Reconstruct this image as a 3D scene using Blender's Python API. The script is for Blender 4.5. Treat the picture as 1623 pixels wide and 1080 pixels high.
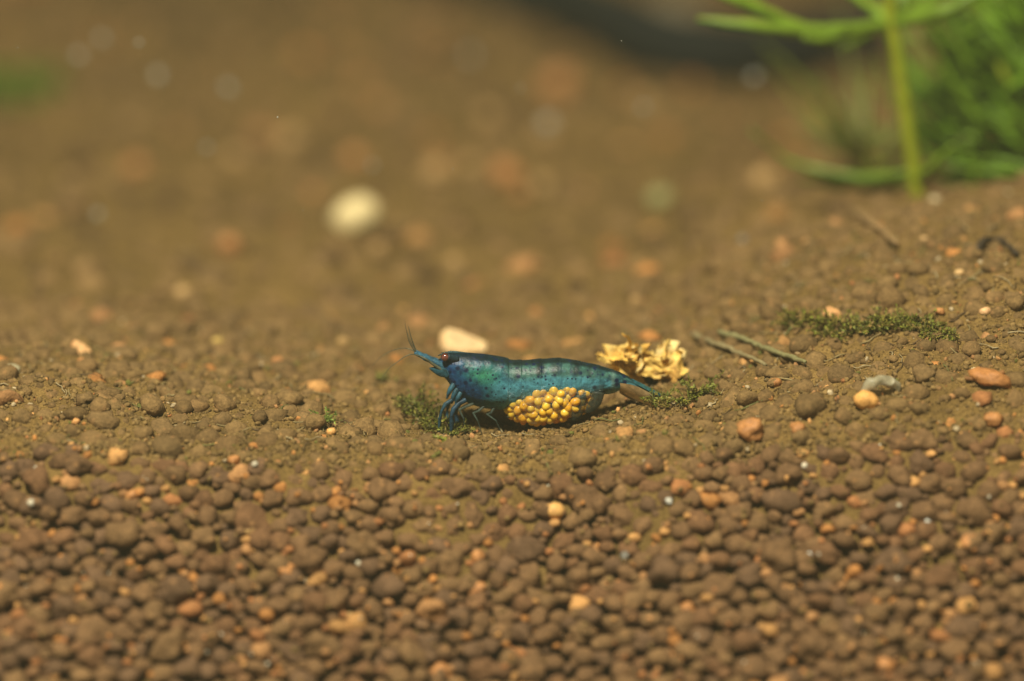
import bpy, bmesh, math, random
import numpy as np
from mathutils import Vector, Matrix

random.seed(7)
rng = np.random.default_rng(7)
U = 0.001                      # everything below is written in millimetres
for o in list(bpy.data.objects):
    bpy.data.objects.remove(o)
scene = bpy.context.scene
C = scene.collection

# ------------------------------------------------------------------ camera
PITCH = math.radians(14.0)
DIST = 400.0                   # lens to shrimp, mm
K = 104.0 / 1623.0             # mm per photograph pixel in the focal plane
TZ = 8.9
CAM = np.array([0.0, -DIST * math.cos(PITCH), TZ + DIST * math.sin(PITCH)])
cam_d = bpy.data.cameras.new('camera')
cam_d.sensor_width = 36.0
cam_d.lens = 36.0 * DIST / 104.0
cam_d.clip_start = 0.01
cam_d.clip_end = 20.0
cam_d.dof.use_dof = True
cam_d.dof.focus_distance = (DIST - 1.0) * U
cam_d.dof.aperture_fstop = cam_d.lens / 15.8       # 15.8 mm entrance pupil
cam = bpy.data.objects.new('camera', cam_d)
C.objects.link(cam)
cam.location = Vector(CAM) * U
cam.rotation_euler = (math.pi / 2 - PITCH, 0, 0)
scene.camera = cam

# ------------------------------------------------------------------ world, lamp, exposure
w = bpy.data.worlds.new('World')
scene.world = w
w.use_nodes = True
bg = w.node_tree.nodes['Background']
bg.inputs[0].default_value = (0.80, 0.73, 0.46, 1)
bg.inputs[1].default_value = 0.15
lamp_d = bpy.data.lights.new('aquarium_lamp', 'AREA')
lamp_d.shape = 'RECTANGLE'
lamp_d.size = 0.10
lamp_d.size_y = 0.05
lamp_d.energy = 6.6
lamp_d.color = (1.0, 0.93, 0.74)
lamp = bpy.data.objects.new('aquarium_lamp', lamp_d)
C.objects.link(lamp)
lamp.location = (-0.10, -0.29, 0.50)
lamp.rotation_euler = (Vector((0, 0.03, 0)) - lamp.location).to_track_quat('-Z', 'Y').to_euler()
lamp['label'] = 'rectangular aquarium lamp above the soil bed, out of the picture'
lamp['category'] = 'lamp'
vs = scene.view_settings
vs.view_transform = 'Standard'
vs.look = 'None'
vs.gamma = 1.0
vs.use_curve_mapping = False
vs.exposure = 0.0

# ------------------------------------------------------------------ helpers
def ray(px, py):
    d = np.array([(px - 811.5) * K, 0, 0]) + np.array([0, math.cos(PITCH), -math.sin(PITCH)]) * DIST \
        + np.array([0, math.sin(PITCH), math.cos(PITCH)]) * (540 - py) * K
    return d / np.linalg.norm(d)

def P(px, py, y):
    d = ray(px, py)
    t = (y - CAM[1]) / d[1]
    return CAM + d * t

def project(p):
    v = np.asarray(p) - CAM
    f = v[..., 1] * math.cos(PITCH) - v[..., 2] * math.sin(PITCH)
    u = v[..., 1] * math.sin(PITCH) + v[..., 2] * math.cos(PITCH)
    return 811.5 + v[..., 0] / f * DIST / K, 540 - u / f * DIST / K, f

def sstep(a, b, x):
    t = np.clip((x - a) / (b - a), 0, 1)
    return t * t * (3 - 2 * t)

def hash3(i, j, k, s):
    n = (i * 374761393 + j * 668265263 + k * 1274126177 + s * 974711) & 0x7fffffff
    n = ((n ^ (n >> 13)) * 1103515245 + 12345) & 0x7fffffff
    n = ((n ^ (n >> 15)) * 747796405 + 2891336453) & 0x7fffffff
    return (n & 0xffff) / 32767.5 - 1.0

def vnoise(p, s=0):
    p = np.asarray(p, dtype=float)
    i = np.floor(p).astype(np.int64)
    f = p - i
    f = f * f * (3 - 2 * f)
    r = 0
    for a in (0, 1):
        wa = f[..., 0] if a else 1 - f[..., 0]
        for b in (0, 1):
            wb = f[..., 1] if b else 1 - f[..., 1]
            for c in (0, 1):
                wc = f[..., 2] if c else 1 - f[..., 2]
                r = r + wa * wb * wc * hash3(i[..., 0] + a, i[..., 1] + b, i[..., 2] + c, s)
    return r

def fbm(p, o=3, s=0):
    r = 0; a = 1.0
    p = np.asarray(p, dtype=float)
    for k in range(o):
        r = r + a * vnoise(p * 2.03 ** k, s + k)
        a *= 0.5
    return r

def mesh_np(name, verts, faces, mat, smooth=True, cols=None):
    """verts (n,3) in mm; faces: int array (m,3|4) or list of tuples; cols (n,3) linear colour"""
    me = bpy.data.meshes.new(name)
    verts = np.asarray(verts, dtype=float) * U
    if isinstance(faces, np.ndarray):
        m, q = faces.shape
        me.vertices.add(len(verts)); me.vertices.foreach_set('co', verts.ravel())
        me.loops.add(m * q); me.loops.foreach_set('vertex_index', faces.ravel().astype(np.int32))
        me.polygons.add(m)
        me.polygons.foreach_set('loop_start', np.arange(0, m * q, q, dtype=np.int32))
        me.polygons.foreach_set('loop_total', np.full(m, q, dtype=np.int32))
        me.update(calc_edges=True)
        me.validate()
    else:
        me.from_pydata([tuple(v) for v in verts], [], faces)
        me.update()
    if smooth:
        me.polygons.foreach_set('use_smooth', np.ones(len(me.polygons), dtype=bool))
    if cols is not None:
        a = me.color_attributes.new('tint', 'FLOAT_COLOR', 'POINT')
        cc = np.ones((len(verts), 4)); cc[:, :3] = cols
        a.data.foreach_set('color', cc.ravel())
    if mat:
        me.materials.append(mat)
    return me

def link(name, me, parent=None, loc=(0, 0, 0)):
    o = bpy.data.objects.new(name, me)
    C.objects.link(o)
    o.location = Vector(loc) * U
    if parent:
        o.parent = parent
    return o

def tag(o, label, cat, group=None):
    o['label'] = label; o['category'] = cat
    if group: o['group'] = group
    return o

def empty(name, loc):
    o = bpy.data.objects.new(name, None)
    o.empty_display_size = 0.002
    C.objects.link(o)
    o.location = Vector(loc) * U
    return o

def ico(sub):
    bm = bmesh.new()
    bmesh.ops.create_icosphere(bm, subdivisions=sub, radius=1.0)
    v = np.array([x.co[:] for x in bm.verts])
    f = np.array([[x.index for x in fc.verts] for fc in bm.faces])
    bm.free()
    return v, f
ICO1, ICO2, ICO3 = ico(1), ico(2), ico(3)

def smooth_path(pts, n):
    """Catmull-Rom through rows of pts (any width)"""
    p = np.asarray(pts, dtype=float)
    q = np.vstack([2 * p[0] - p[1], p, 2 * p[-1] - p[-2]])
    out = []
    m = len(p) - 1
    for t in np.linspace(0, m, n):
        i = min(int(t), m - 1); f = t - i
        a, b, c, d = q[i:i + 4]
        out.append(0.5 * (2 * b + (c - a) * f + (2 * a - 5 * b + 4 * c - d) * f ** 2 + (3 * b - a - 3 * c + d) * f ** 3))
    return np.array(out)

def tube(pts, n=20, sides=8, smooth=True):
    """pts rows: x y z r  -> verts, faces(list)"""
    q = smooth_path(pts, n) if smooth else np.asarray(pts, dtype=float)
    c, r = q[:, :3], np.maximum(q[:, 3], 0.004)
    t = np.gradient(c, axis=0)
    t /= np.linalg.norm(t, axis=1)[:, None] + 1e-12
    ref = np.array([0.13, 1.0, 0.21])
    V, F = [], []
    for i in range(len(c)):
        a = np.cross(t[i], ref); a /= np.linalg.norm(a) + 1e-12
        b = np.cross(t[i], a)
        for k in range(sides):
            an = 2 * math.pi * k / sides
            V.append(c[i] + r[i] * (math.cos(an) * a + math.sin(an) * b))
    for i in range(len(c) - 1):
        for k in range(sides):
            k2 = (k + 1) % sides
            F.append((i * sides + k, i * sides + k2, (i + 1) * sides + k2, (i + 1) * sides + k))
    F.append(tuple(range(sides))[::-1])
    F.append(tuple((len(c) - 1) * sides + k for k in range(sides)))
    return np.array(V), F

class Acc:
    def __init__(s): s.V, s.F, s.C, s.n = [], [], [], 0
    def add(s, v, f, col=None):
        v = np.asarray(v); s.V.append(v)
        s.F += [tuple(int(i) + s.n for i in ff) for ff in f]
        s.n += len(v)
        if col is not None: s.C.append(np.tile(np.asarray(col, dtype=float), (len(v), 1)))
    def mesh(s, name, mat, smooth=True):
        return mesh_np(name, np.vstack(s.V), s.F, mat, smooth, np.vstack(s.C) if s.C else None)

def rotm(rs):
    q = rs.normal(size=4); q /= np.linalg.norm(q)
    a, b, c, d = q
    return np.array([[1 - 2 * (c * c + d * d), 2 * (b * c - a * d), 2 * (b * d + a * c)],
                     [2 * (b * c + a * d), 1 - 2 * (b * b + d * d), 2 * (c * d - a * b)],
                     [2 * (b * d - a * c), 2 * (c * d + a * b), 1 - 2 * (b * b + c * c)]])

# ------------------------------------------------------------------ materials
def material(name, col=None, rough=0.7, spec=0.3, tint=False, noise=None, spots=None, bump=None,
             trans=0.0, sss=0.0, base_r=0.0, coat=0.0, alpha=1.0, sss_r=0.3):
    """col base colour; tint = use vertex attribute; noise=(scale per mm, dark colour mult, light mult);
    spots=(scale, threshold, colour); bump=(scale, strength, distance mm)"""
    m = bpy.data.materials.new(name); m.use_nodes = True
    nt = m.node_tree; N = nt.nodes; L = nt.links
    b = N['Principled BSDF']
    b.inputs['Roughness'].default_value = rough
    b.inputs['Specular IOR Level'].default_value = spec
    geo = N.new('ShaderNodeNewGeometry')
    vm = N.new('ShaderNodeVectorMath'); vm.operation = 'SCALE'; vm.inputs['Scale'].default_value = 1 / U
    L.new(geo.outputs['Position'], vm.inputs[0])
    if tint:
        at = N.new('ShaderNodeAttribute'); at.attribute_name = 'tint'; src = at.outputs['Color']
    else:
        rgb = N.new('ShaderNodeRGB'); rgb.outputs[0].default_value = (*col, 1); src = rgb.outputs[0]
    if noise:
        for sc, lo, hi in (noise if isinstance(noise, list) else [noise]):
            nz = N.new('ShaderNodeTexNoise'); nz.inputs['Scale'].default_value = sc
            nz.inputs['Detail'].default_value = 4; nz.inputs['Roughness'].default_value = 0.65
            L.new(vm.outputs[0], nz.inputs['Vector'])
            rp = N.new('ShaderNodeValToRGB')
            rp.color_ramp.elements[0].position = 0.3; rp.color_ramp.elements[1].position = 0.7
            rp.color_ramp.elements[0].color = (*([lo] * 3 if np.isscalar(lo) else lo), 1)
            rp.color_ramp.elements[1].color = (*([hi] * 3 if np.isscalar(hi) else hi), 1)
            L.new(nz.outputs['Fac'], rp.inputs[0])
            mx = N.new('ShaderNodeMix'); mx.data_type = 'RGBA'; mx.blend_type = 'MULTIPLY'
            mx.inputs['Factor'].default_value = 1
            L.new(src, mx.inputs['A']); L.new(rp.outputs[0], mx.inputs['B']); src = mx.outputs['Result']
    if spots:
        for sc, th, colr, soft in (spots if isinstance(spots, list) else [spots]):
            vo = N.new('ShaderNodeTexVoronoi'); vo.inputs['Scale'].default_value = sc
            L.new(vm.outputs[0], vo.inputs['Vector'])
            # random size per cell: distance + cell value
            sp = N.new('ShaderNodeSeparateColor'); L.new(vo.outputs['Color'], sp.inputs[0])
            ma = N.new('ShaderNodeMath'); ma.operation = 'MULTIPLY_ADD'
            ma.inputs[1].default_value = th; ma.inputs[2].default_value = base_r
            L.new(sp.outputs[0], ma.inputs[0])
            sb = N.new('ShaderNodeMath'); sb.operation = 'SUBTRACT'
            L.new(ma.outputs[0], sb.inputs[0]); L.new(vo.outputs['Distance'], sb.inputs[1])
            mr = N.new('ShaderNodeMapRange'); mr.inputs['From Min'].default_value = 0.0
            mr.inputs['From Max'].default_value = soft
            L.new(sb.outputs[0], mr.inputs['Value'])
            mx = N.new('ShaderNodeMix'); mx.data_type = 'RGBA'
            L.new(mr.outputs[0], mx.inputs['Factor']); L.new(src, mx.inputs['A'])
            mx.inputs['B'].default_value = (*colr, 1); src = mx.outputs['Result']
    L.new(src, b.inputs['Base Color'])
    if bump:
        nz = N.new('ShaderNodeTexNoise'); nz.inputs['Scale'].default_value = bump[0]
        nz.inputs['Detail'].default_value = 5
        L.new(vm.outputs[0], nz.inputs['Vector'])
        bp = N.new('ShaderNodeBump'); bp.inputs['Strength'].default_value = bump[1]
        bp.inputs['Distance'].default_value = bump[2] * U
        L.new(nz.outputs['Fac'], bp.inputs['Height']); L.new(bp.outputs[0], b.inputs['Normal'])
    if trans: b.inputs['Transmission Weight'].default_value = trans
    if sss:
        b.inputs['Subsurface Weight'].default_value = sss
        b.inputs['Subsurface Radius'].default_value = (1, 0.8, 0.5)
        b.inputs['Subsurface Scale'].default_value = sss_r * U
    if coat:
        b.inputs['Coat Weight'].default_value = coat; b.inputs['Coat Roughness'].default_value = 0.08
    b.inputs['Alpha'].default_value = alpha
    return m

SOIL = (0.200, 0.131, 0.049)
M = {}
M['soil'] = material('soil_dust', SOIL, 0.95, 0.1,
                     noise=[(0.05, (0.72, 0.76, 0.70), (1.16, 1.18, 1.10)), (0.33, (0.80, 0.78, 0.74), (1.16, 1.15, 1.12)), (1.1, (0.78, 0.72, 0.66), (1.18, 1.12, 1.05)), (4.5, 0.6, 1.3)],
                     spots=[(0.55, 0.22, (0.32, 0.17, 0.07), 0.3)],
                     bump=(2.2, 1.0, 0.5))
M['grain'] = material('soil_grain', None, 0.9, 0.15, tint=True,
                      noise=[(0.8, 0.72, 1.2), (2.6, (0.72, 0.70, 0.68), (1.25, 1.22, 1.18)), (7.0, 0.8, 1.2)],
                      spots=[(1.1, 0.42, (0.34, 0.18, 0.07), 0.45)], bump=(3.0, 0.9, 0.2))
M['stone'] = material('pebble', None, 0.6, 0.35, tint=True, noise=[(1.2, (0.7, 0.66, 0.62), 1.15), (4.0, 0.75, 1.2)], bump=(3.0, 0.7, 0.15))
M['moss'] = material('moss', None, 0.6, 0.3, tint=True, sss=0.0)
M['leaf'] = material('plant_leaf', None, 0.45, 0.4, tint=True, noise=(0.6, 0.8, 1.15))
M['flake'] = material('flake', None, 0.6, 0.35, tint=True, noise=[(1.4, 0.7, 1.15)], bump=(3.5, 0.6, 0.1))
M['stick'] = material('stick', None, 0.7, 0.3, tint=True, noise=[(1.5, 0.65, 1.2)], bump=(3.0, 0.5, 0.1))

# ------------------------------------------------------------------ soil bed
GX = (np.array([-1400, -500, 0, 400, 640, 880, 1100, 1200, 1300, 1450, 1623, 1900, 2800]) - 811.5) * K
GY = np.array([-60, -10, 0, 15, 30, 45, 70, 120, 200, 420])
GZ = np.array([
    # -60  -10    0    15    30    45    70   120   200   420
    [2.0, 2.0, 4.0, 4.5, 3.0, 2.0, 1.0, 0.0, 1.0, 2.0],
    [1.5, 1.5, 4.0, 4.5, 3.0, 2.0, 1.0, 0.0, 1.0, 2.0],
    [1.2, 1.2, 4.2, 4.0, 2.5, 1.5, 1.0, 0.0, 1.0, 2.0],
    [0.8, 0.8, 2.0, 2.0, 1.5, 1.0, 0.5, 0.0, 1.0, 2.0],
    [-.3, -.3, -.3, 0.9, 1.2, 1.2, 0.5, 0.0, 1.0, 2.0],
    [-.4, -.4, -.5, 0.8, 1.5, 1.5, 0.5, 0.0, 1.0, 2.0],
    [1.8, 1.8, 2.2, 4.0, 5.0, 5.0, 3.0, 0.5, 1.0, 2.0],
    [3.0, 3.0, 4.2, 7.2, 9.0, 9.2, 6.0, 1.5, 1.0, 2.0],
    [4.2, 4.2, 6.2, 9.5, 11.4, 10.2, 6.5, 2.0, 1.0, 2.0],
    [5.0, 5.0, 8.2, 12.0, 14.4, 12.6, 8.0, 3.0, 1.0, 2.0],
    [5.8, 5.8, 9.6, 13.8, 16.2, 14.8, 10.5, 4.0, 1.5, 2.0],
    [6.5, 6.5, 11.0, 16.0, 18.5, 17.0, 12.0, 5.0, 2.0, 2.0],
    [7.0, 7.0, 12.0, 18.0, 22.0, 21.0, 16.0, 7.0, 3.0, 2.0]])
EDGE_X = (np.array([-1400, 0, 811, 1623, 2800]) - 811.5) * K
EDGE_Y = np.array([-14., -13., -11., -9., -8.])

def base_h(x, y):
    x = np.asarray(x, dtype=float); y = np.asarray(y, dtype=float)
    def idx(g, v):
        i = np.clip(np.searchsorted(g, v) - 1, 0, len(g) - 2)
        f = np.clip((v - g[i]) / (g[i + 1] - g[i]), 0, 1)
        return i, 0.5 * f + 0.5 * f * f * (3 - 2 * f)
    i, fx = idx(GX, x); j, fy = idx(GY, y)
    z = (GZ[i, j] * (1 - fx) + GZ[i + 1, j] * fx) * (1 - fy) + (GZ[i, j + 1] * (1 - fx) + GZ[i + 1, j + 1] * fx) * fy
    ye = np.interp(x, EDGE_X, EDGE_Y) + 1.6 * vnoise(np.stack([x / 9, x * 0, x * 0], -1), 5)
    zb = z - 1.0 * (ye - y)
    k = 3.2
    h = np.clip(0.5 + 0.5 * (zb - z) / k, 0, 1)
    return zb * (1 - h) + z * h - k * h * (1 - h)

def surf_h(x, y):
    """the surface the eye reads: tops of the grains and silt"""
    x = np.asarray(x, dtype=float); y = np.asarray(y, dtype=float)
    p = np.stack([x, y, np.zeros_like(x)], -1)
    far = sstep(40, 160, y)
    near = sstep(-12, -20, y)
    h = base_h(x, y) + (0.6 + 1.6 * far) * vnoise(p / 11, 1) + (0.50 + 0.5 * far) * vnoise(p / 3.4, 2)
    return h + (1 - near) * (0.42 * np.abs(vnoise(p / 1.7, 3)) + 0.20 * vnoise(p / 0.8, 4))

def ground_h(x, y):
    """the silt sheet: sinks between the grains on the bank"""
    x = np.asarray(x, dtype=float); y = np.asarray(y, dtype=float)
    p = np.stack([x, y, np.zeros_like(x)], -1)
    return surf_h(x, y) - 2.0 * sstep(-13, -23, y + 6.0 * vnoise(p / 7, 8))

TT = np.arange(330.0, 1100.0, 0.2)
def G(px, py):
    """where the sight line of a pixel meets the soil"""
    q = CAM + ray(px, py) * TT[:, None]
    hit = np.nonzero(q[:, 2] < surf_h(q[:, 0], q[:, 1]))[0]
    return q[hit[0]] if len(hit) else q[-1]

xs = np.concatenate([np.linspace(-320, -75, 60)[:-1], np.arange(-75, 75, 0.4), np.linspace(75, 320, 60)])
ys = [-60.0]
while ys[-1] < 430:
    y = ys[-1]
    ys.append(y + (1.5 if y < -32 else 0.38 if y < 45 else 0.38 + (y - 45) * 0.02))
ys = np.array(ys)
XX, YY = np.meshgrid(xs, ys)
ZZ = ground_h(XX, YY)
nx, ny = len(xs), len(ys)
idx = np.arange(nx * ny).reshape(ny, nx)
quads = np.stack([idx[:-1, :-1], idx[:-1, 1:], idx[1:, 1:], idx[1:, :-1]], -1).reshape(-1, 4)
soil = link('soil_bed', mesh_np('soil_bed', np.stack([XX, YY, ZZ], -1).reshape(-1, 3), quads, M['soil']))
soil['kind'] = 'structure'
soil['label'] = 'brown aquarium soil bed with a bank in front and a rise at right'

# ------------------------------------------------------------------ soil grains
def grain_shapes(icos, n, amp, seed):
    v, f = icos
    out = []
    for k in range(n):
        rs = np.random.default_rng(seed + k)
        s = np.array([1.0, rs.uniform(0.78, 1.0), rs.uniform(0.62, 0.84)])
        d = 1 + amp * (vnoise(v * 1.3 + 10 * k, seed) + 0.55 * vnoise(v * 2.6 + 7 * k, seed + 1) + 0.25 * vnoise(v * 5.5 + 5 * k, seed + 2))
        out.append(v * s * d[:, None])
    return out, f
SH1, F1 = grain_shapes(ICO1, 8, 0.22, 100)
SH2, F2 = grain_shapes(ICO2, 14, 0.36, 200)
SH3, F3 = grain_shapes(ICO3, 14, 0.36, 300)

BROWN = [np.array(c) for c in ((0.156, 0.089, 0.041), (0.172, 0.099, 0.045), (0.136, 0.080, 0.042),
                               (0.184, 0.109, 0.048), (0.164, 0.087, 0.040))]
ORANGE = [np.array(c) for c in ((0.44, 0.20, 0.06), (0.40, 0.21, 0.085), (0.52, 0.28, 0.10), (0.36, 0.16, 0.06))]

class Pack:
    def __init__(s, cell): s.cell = cell; s.h = {}; s.items = []
    def ok(s, p, r, k):
        c = s.cell
        i0, j0, l0 = int(p[0] // c), int(p[1] // c), int(p[2] // c)
        for i in (i0 - 1, i0, i0 + 1):
            for j in (j0 - 1, j0, j0 + 1):
                for l in (l0 - 1, l0, l0 + 1):
                    for q, rq in s.h.get((i, j, l), ()):
                        dx = p[0] - q[0]; dy = p[1] - q[1]; dz = p[2] - q[2]
                        m = k * (r + rq)
                        if dx * dx + dy * dy + dz * dz < m * m: return False
        return True
    def add(s, p, r):
        c = s.cell
        s.h.setdefault((int(p[0] // c), int(p[1] // c), int(p[2] // c)), []).append((p, r))
        s.items.append((p, r))

pk = Pack(5.2)
def scatter(n, xr, yr, rr, k, sink, deep=0.0):
    X = rng.uniform(*xr, n); Y = rng.uniform(*yr, n); R = rr[0] + (rr[1] - rr[0]) * rng.random(n) ** 1.6
    Z = surf_h(X, Y) - deep
    u, v, _ = project(np.stack([X, Y, Z], -1))
    vis = (u > -450) & (u < 2080) & (v > -120) & (v < 1360)
    jit = rng.normal(size=n) * 0.25
    vis &= ~((X > -11) & (X < 19) & (Y > -5) & (Y < 4) & (R > 0.55))      # the hollow the shrimp stands in
    for i in np.nonzero(vis)[0]:
        p = (X[i], Y[i], Z[i] - R[i] * (sink + jit[i]))
        if pk.ok(p, R[i], k): pk.add(p, R[i])
# front bank: clean grains, tightly packed, big first, in two layers
ba = ((-82, 82), (-50, -12.5))
scatter(160, *ba, (1.7, 2.1), 1.3, 0.35)
scatter(24000, *ba, (1.1, 1.5), 0.72, 0.4)
scatter(16000, *ba, (0.8, 1.1), 0.70, 0.4)
scatter(16000, *ba, (0.4, 0.75), 0.70, 0.2)
scatter(16000, *ba, (1.0, 1.6), 0.68, 0.4, 1.6)
n_bank = len(pk.items)
# dusty top: grains half drowned in fine silt
scatter(9000, (-86, 86), (-14, 48), (1.0, 1.75), 0.78, 0.36)
scatter(8000, (-86, 86), (-14, 48), (0.55, 1.0), 0.80, 0.28)
n_top = len(pk.items)
scatter(7000, (-150, 150), (48, 300), (1.4, 3.0), 0.8, 0.3)
items = pk.items
pos = np.array([i[0] for i in items]); rad = np.array([i[1] for i in items])
pu, pv, pd = project(pos)
size = rad / pd * ((pu > -20) & (pu < 1643) & (pv > 640) & (pv < 1110) & (np.arange(len(items)) < n_bank))
named = set(np.argsort(-size)[:290].tolist())

def grain_colour(rs, r, i):
    if i >= n_bank:
        oc = 0.035 if i < n_top else 0.09
    else:
        oc = 0.02 if r > 1.4 else 0.08 if r > 0.8 else 0.36
    if rs.random() < oc:
        return ORANGE[rs.integers(4)] * rs.uniform(0.7, 1.1)
    c = BROWN[rs.integers(5)] * rs.uniform(0.85, 1.15)
    if i >= n_bank: c = (0.35 * c + 0.65 * np.array(SOIL)) * (rs.uniform(0.8, 1.12) if i < n_top else rs.uniform(0.45, 1.35))
    return c

# the 290 largest of the bank: single pieces of the soil bed sharing mesh data
protos = {}
accV, accF, accC = {1: [], 2: []}, {1: [], 2: []}, {1: [], 2: []}
cnt = {1: 0, 2: 0}
for i, (p, r) in enumerate(items):
    rs = np.random.default_rng(1000 + i)
    an_ = rs.uniform(0, 6.283); tl = rs.normal(size=2) * 0.3
    rot = np.array(Matrix.Rotation(tl[0], 3, 'X') @ Matrix.Rotation(tl[1], 3, 'Y') @ Matrix.Rotation(an_, 3, 'Z'))
    if i in named:
        key = (int(rs.integers(14)), int(rs.integers(9)) if rs.random() < 0.02 else int(rs.integers(5)))
        if key not in protos:
            col = BROWN[key[1]] if key[1] < 5 else ORANGE[key[1] - 5]
            protos[key] = mesh_np('soil_grain', SH3[key[0]], F3, M['grain'], True, np.tile(col, (len(SH3[0]), 1)))
        o = bpy.data.objects.new('soil_grain', protos[key])
        C.objects.link(o)
        o.parent = soil
        m4 = Matrix([[*(rot[a] * r), p[a] * U] for a in range(3)] + [[0, 0, 0, 1]])
        o.matrix_local = m4
    else:
        big = 2 if (i < n_bank or (i < n_top and r > 1.0)) else 1
        sh, f = (SH2, F2) if big == 2 else (SH1, F1)
        v = sh[rs.integers(len(sh))]
        if i >= n_bank: pass
        accV[big].append(v @ rot.T * r + np.array(p))
        accF[big].append(f + cnt[big]); cnt[big] += len(v)
        accC[big].append(np.tile(grain_colour(rs, r, i), (len(v), 1)))
V = np.vstack(accV[2] + accV[1]); Fc = np.vstack(accF[2] + [f + cnt[2] for f in accF[1]])
sg = link('loose_soil_grains', mesh_np('loose_soil_grains', V, Fc, M['grain'], True, np.vstack(accC[2] + accC[1])), soil)
sg['kind'] = 'stuff'

# fine crumbs and silt flecks over the dusty top
nc = 32000
X = rng.uniform(-62, 62, nc); Y = -13 + 50 * rng.random(nc) ** 1.5; R = 0.09 + 0.36 * rng.random(nc) ** 4
Z = surf_h(X, Y)
vv, ff = ICO1
cv, cf, cc = [], [], []
for i in range(nc):
    rs_rot = rotm(rng)
    v = (SH1[i % 8] * (1, 1, 0.8)) @ rs_rot.T * R[i] + (X[i], Y[i], Z[i] + 0.25 * R[i])
    cv.append(v); cf.append(F1 + i * len(vv))
    t = rng.random()
    col = ORANGE[i % 4] * rng.uniform(0.7, 1.3) if t < 0.055 else np.array((0.45, 0.36, 0.22)) if t < 0.065 else \
        np.array((0.13, 0.13, 0.03)) if t < 0.08 else np.array(SOIL) * rng.uniform(0.6, 1.35)  # rare pale cream crumbs are tiny highlights put into the colour
    cc.append(np.tile(col, (len(v), 1)))
bank_big = np.nonzero((rad[:n_bank] > 1.0) & (pv[:n_bank] > 680))[0]
for i in range(2600):
    g_ = rng.choice(bank_big)
    d_ = np.array([rng.normal() * .7, -abs(rng.normal()) * .8, abs(rng.normal()) * .7 - .1]); d_ /= np.linalg.norm(d_)
    r_ = 0.14 + 0.34 * rng.random() ** 2
    v = SH1[i % 8] @ rotm(rng).T * r_ + pos[g_] + d_ * rad[g_] * (0.95, 0.95, 0.74)
    cf.append(F1 + (nc + i) * len(vv)); cv.append(v)
    col = ORANGE[i % 4] * rng.uniform(0.7, 1.3) if rng.random() < .5 else np.array((.6, .55, .42)) if rng.random() < .12 else np.array(SOIL) * rng.uniform(.7, 1.3)  # cream crumbs imitate glints on the bank by their bright colour
    cc.append(np.tile(col, (len(v), 1)))
cr = link('silt_crumbs', mesh_np('silt_crumbs', np.vstack(cv), np.vstack(cf), M['grain'], True, np.vstack(cc)), soil)
cr['kind'] = 'stuff'

# rotting plant fibres caught in the silt
fb = Acc()
for i in range(420):
    x = rng.uniform(-55, 55); y = rng.uniform(-12, 34); L0 = rng.uniform(.8, 3.2); an = rng.uniform(0, 6.283)
    pts = []
    for t in np.linspace(-.5, .5, 5):
        xx = x + math.cos(an) * L0 * t + rng.normal() * .12; yy = y + math.sin(an) * L0 * t + rng.normal() * .12
        pts.append((xx, yy, float(surf_h(xx, yy)) + .22 + rng.normal() * .06, rng.uniform(.04, .10)))
    tv, tf = tube(pts, 9, 4); fb.add(tv, tf, [(.10, .06, .025), (.25, .19, .08), (.14, .14, .04), (.32, .25, .13)][i % 4])
o = link('plant_fibres', fb.mesh('plant_fibres', M['stick']), soil); o['kind'] = 'stuff'

# ------------------------------------------------------------------ shrimp
def S(px, py, y=0.0):
    return P(px, py, y)
SB = np.array([0.0, 0.0, ground_h(0.0, 0.0)])
SB[2] = 0.0
shrimp = empty('shrimp', SB)
tag(shrimp, 'blue shrimp with yellow eggs under its belly standing on the brown soil', 'shrimp')

st = np.array([  # px, top row, bottom row, half width mm
    (688, 575, 581, .22), (694, 570, 587, .55), (702, 565, 595, .9), (711, 560, 606, 1.25), (720, 558, 620, 1.5),
    (735, 558.5, 634, 1.75), (755, 560, 643, 1.92), (780, 563, 648, 2.02), (798, 567, 647, 2.05), (812, 570.5, 641, 2.02),
    (830, 571, 633, 2.0), (860, 569, 629, 1.95), (890, 568, 627, 1.88), (915, 572, 626, 1.75), (940, 577, 624, 1.5),
    (960, 582, 621, 1.22), (975, 587, 618, .95), (990, 593, 615.5, .74), (1003, 601, 615, .56), (1014, 609, 618, .42)])
NS, NR = 420, 72
q = smooth_path(st, 60 * 19)
sx = np.linspace(st[0, 0], st[-1, 0], NS)
q = np.stack([sx] + [np.interp(sx, q[:, 0], q[:, k]) for k in (1, 2, 3)], 1)
bounds = np.array([806, 827, 858, 889, 921, 952, 984, 1020.])
zt = P(811, 675, 0)[2]
def row2z(r): return (675 - r) * K / math.cos(PITCH) + zt
HT = [(1 - math.copysign(abs(math.cos(2 * math.pi * k / NR)) ** 0.86, math.cos(2 * math.pi * k / NR))) / 2 for k in range(NR)]
PXg, HTg = np.meshgrid(q[:, 0], HT, indexing='ij')
N1 = vnoise(np.stack([PXg / 14, HTg * 6, PXg * 0 + 3.3], -1), 11); N2 = vnoise(np.stack([PXg / 5, HTg * 13, PXg * 0 + 1.3], -1), 12)
V, COL = [], []
def mixc(a, b, t): return np.asarray(a) * (1 - t) + np.asarray(b) * t
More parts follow.
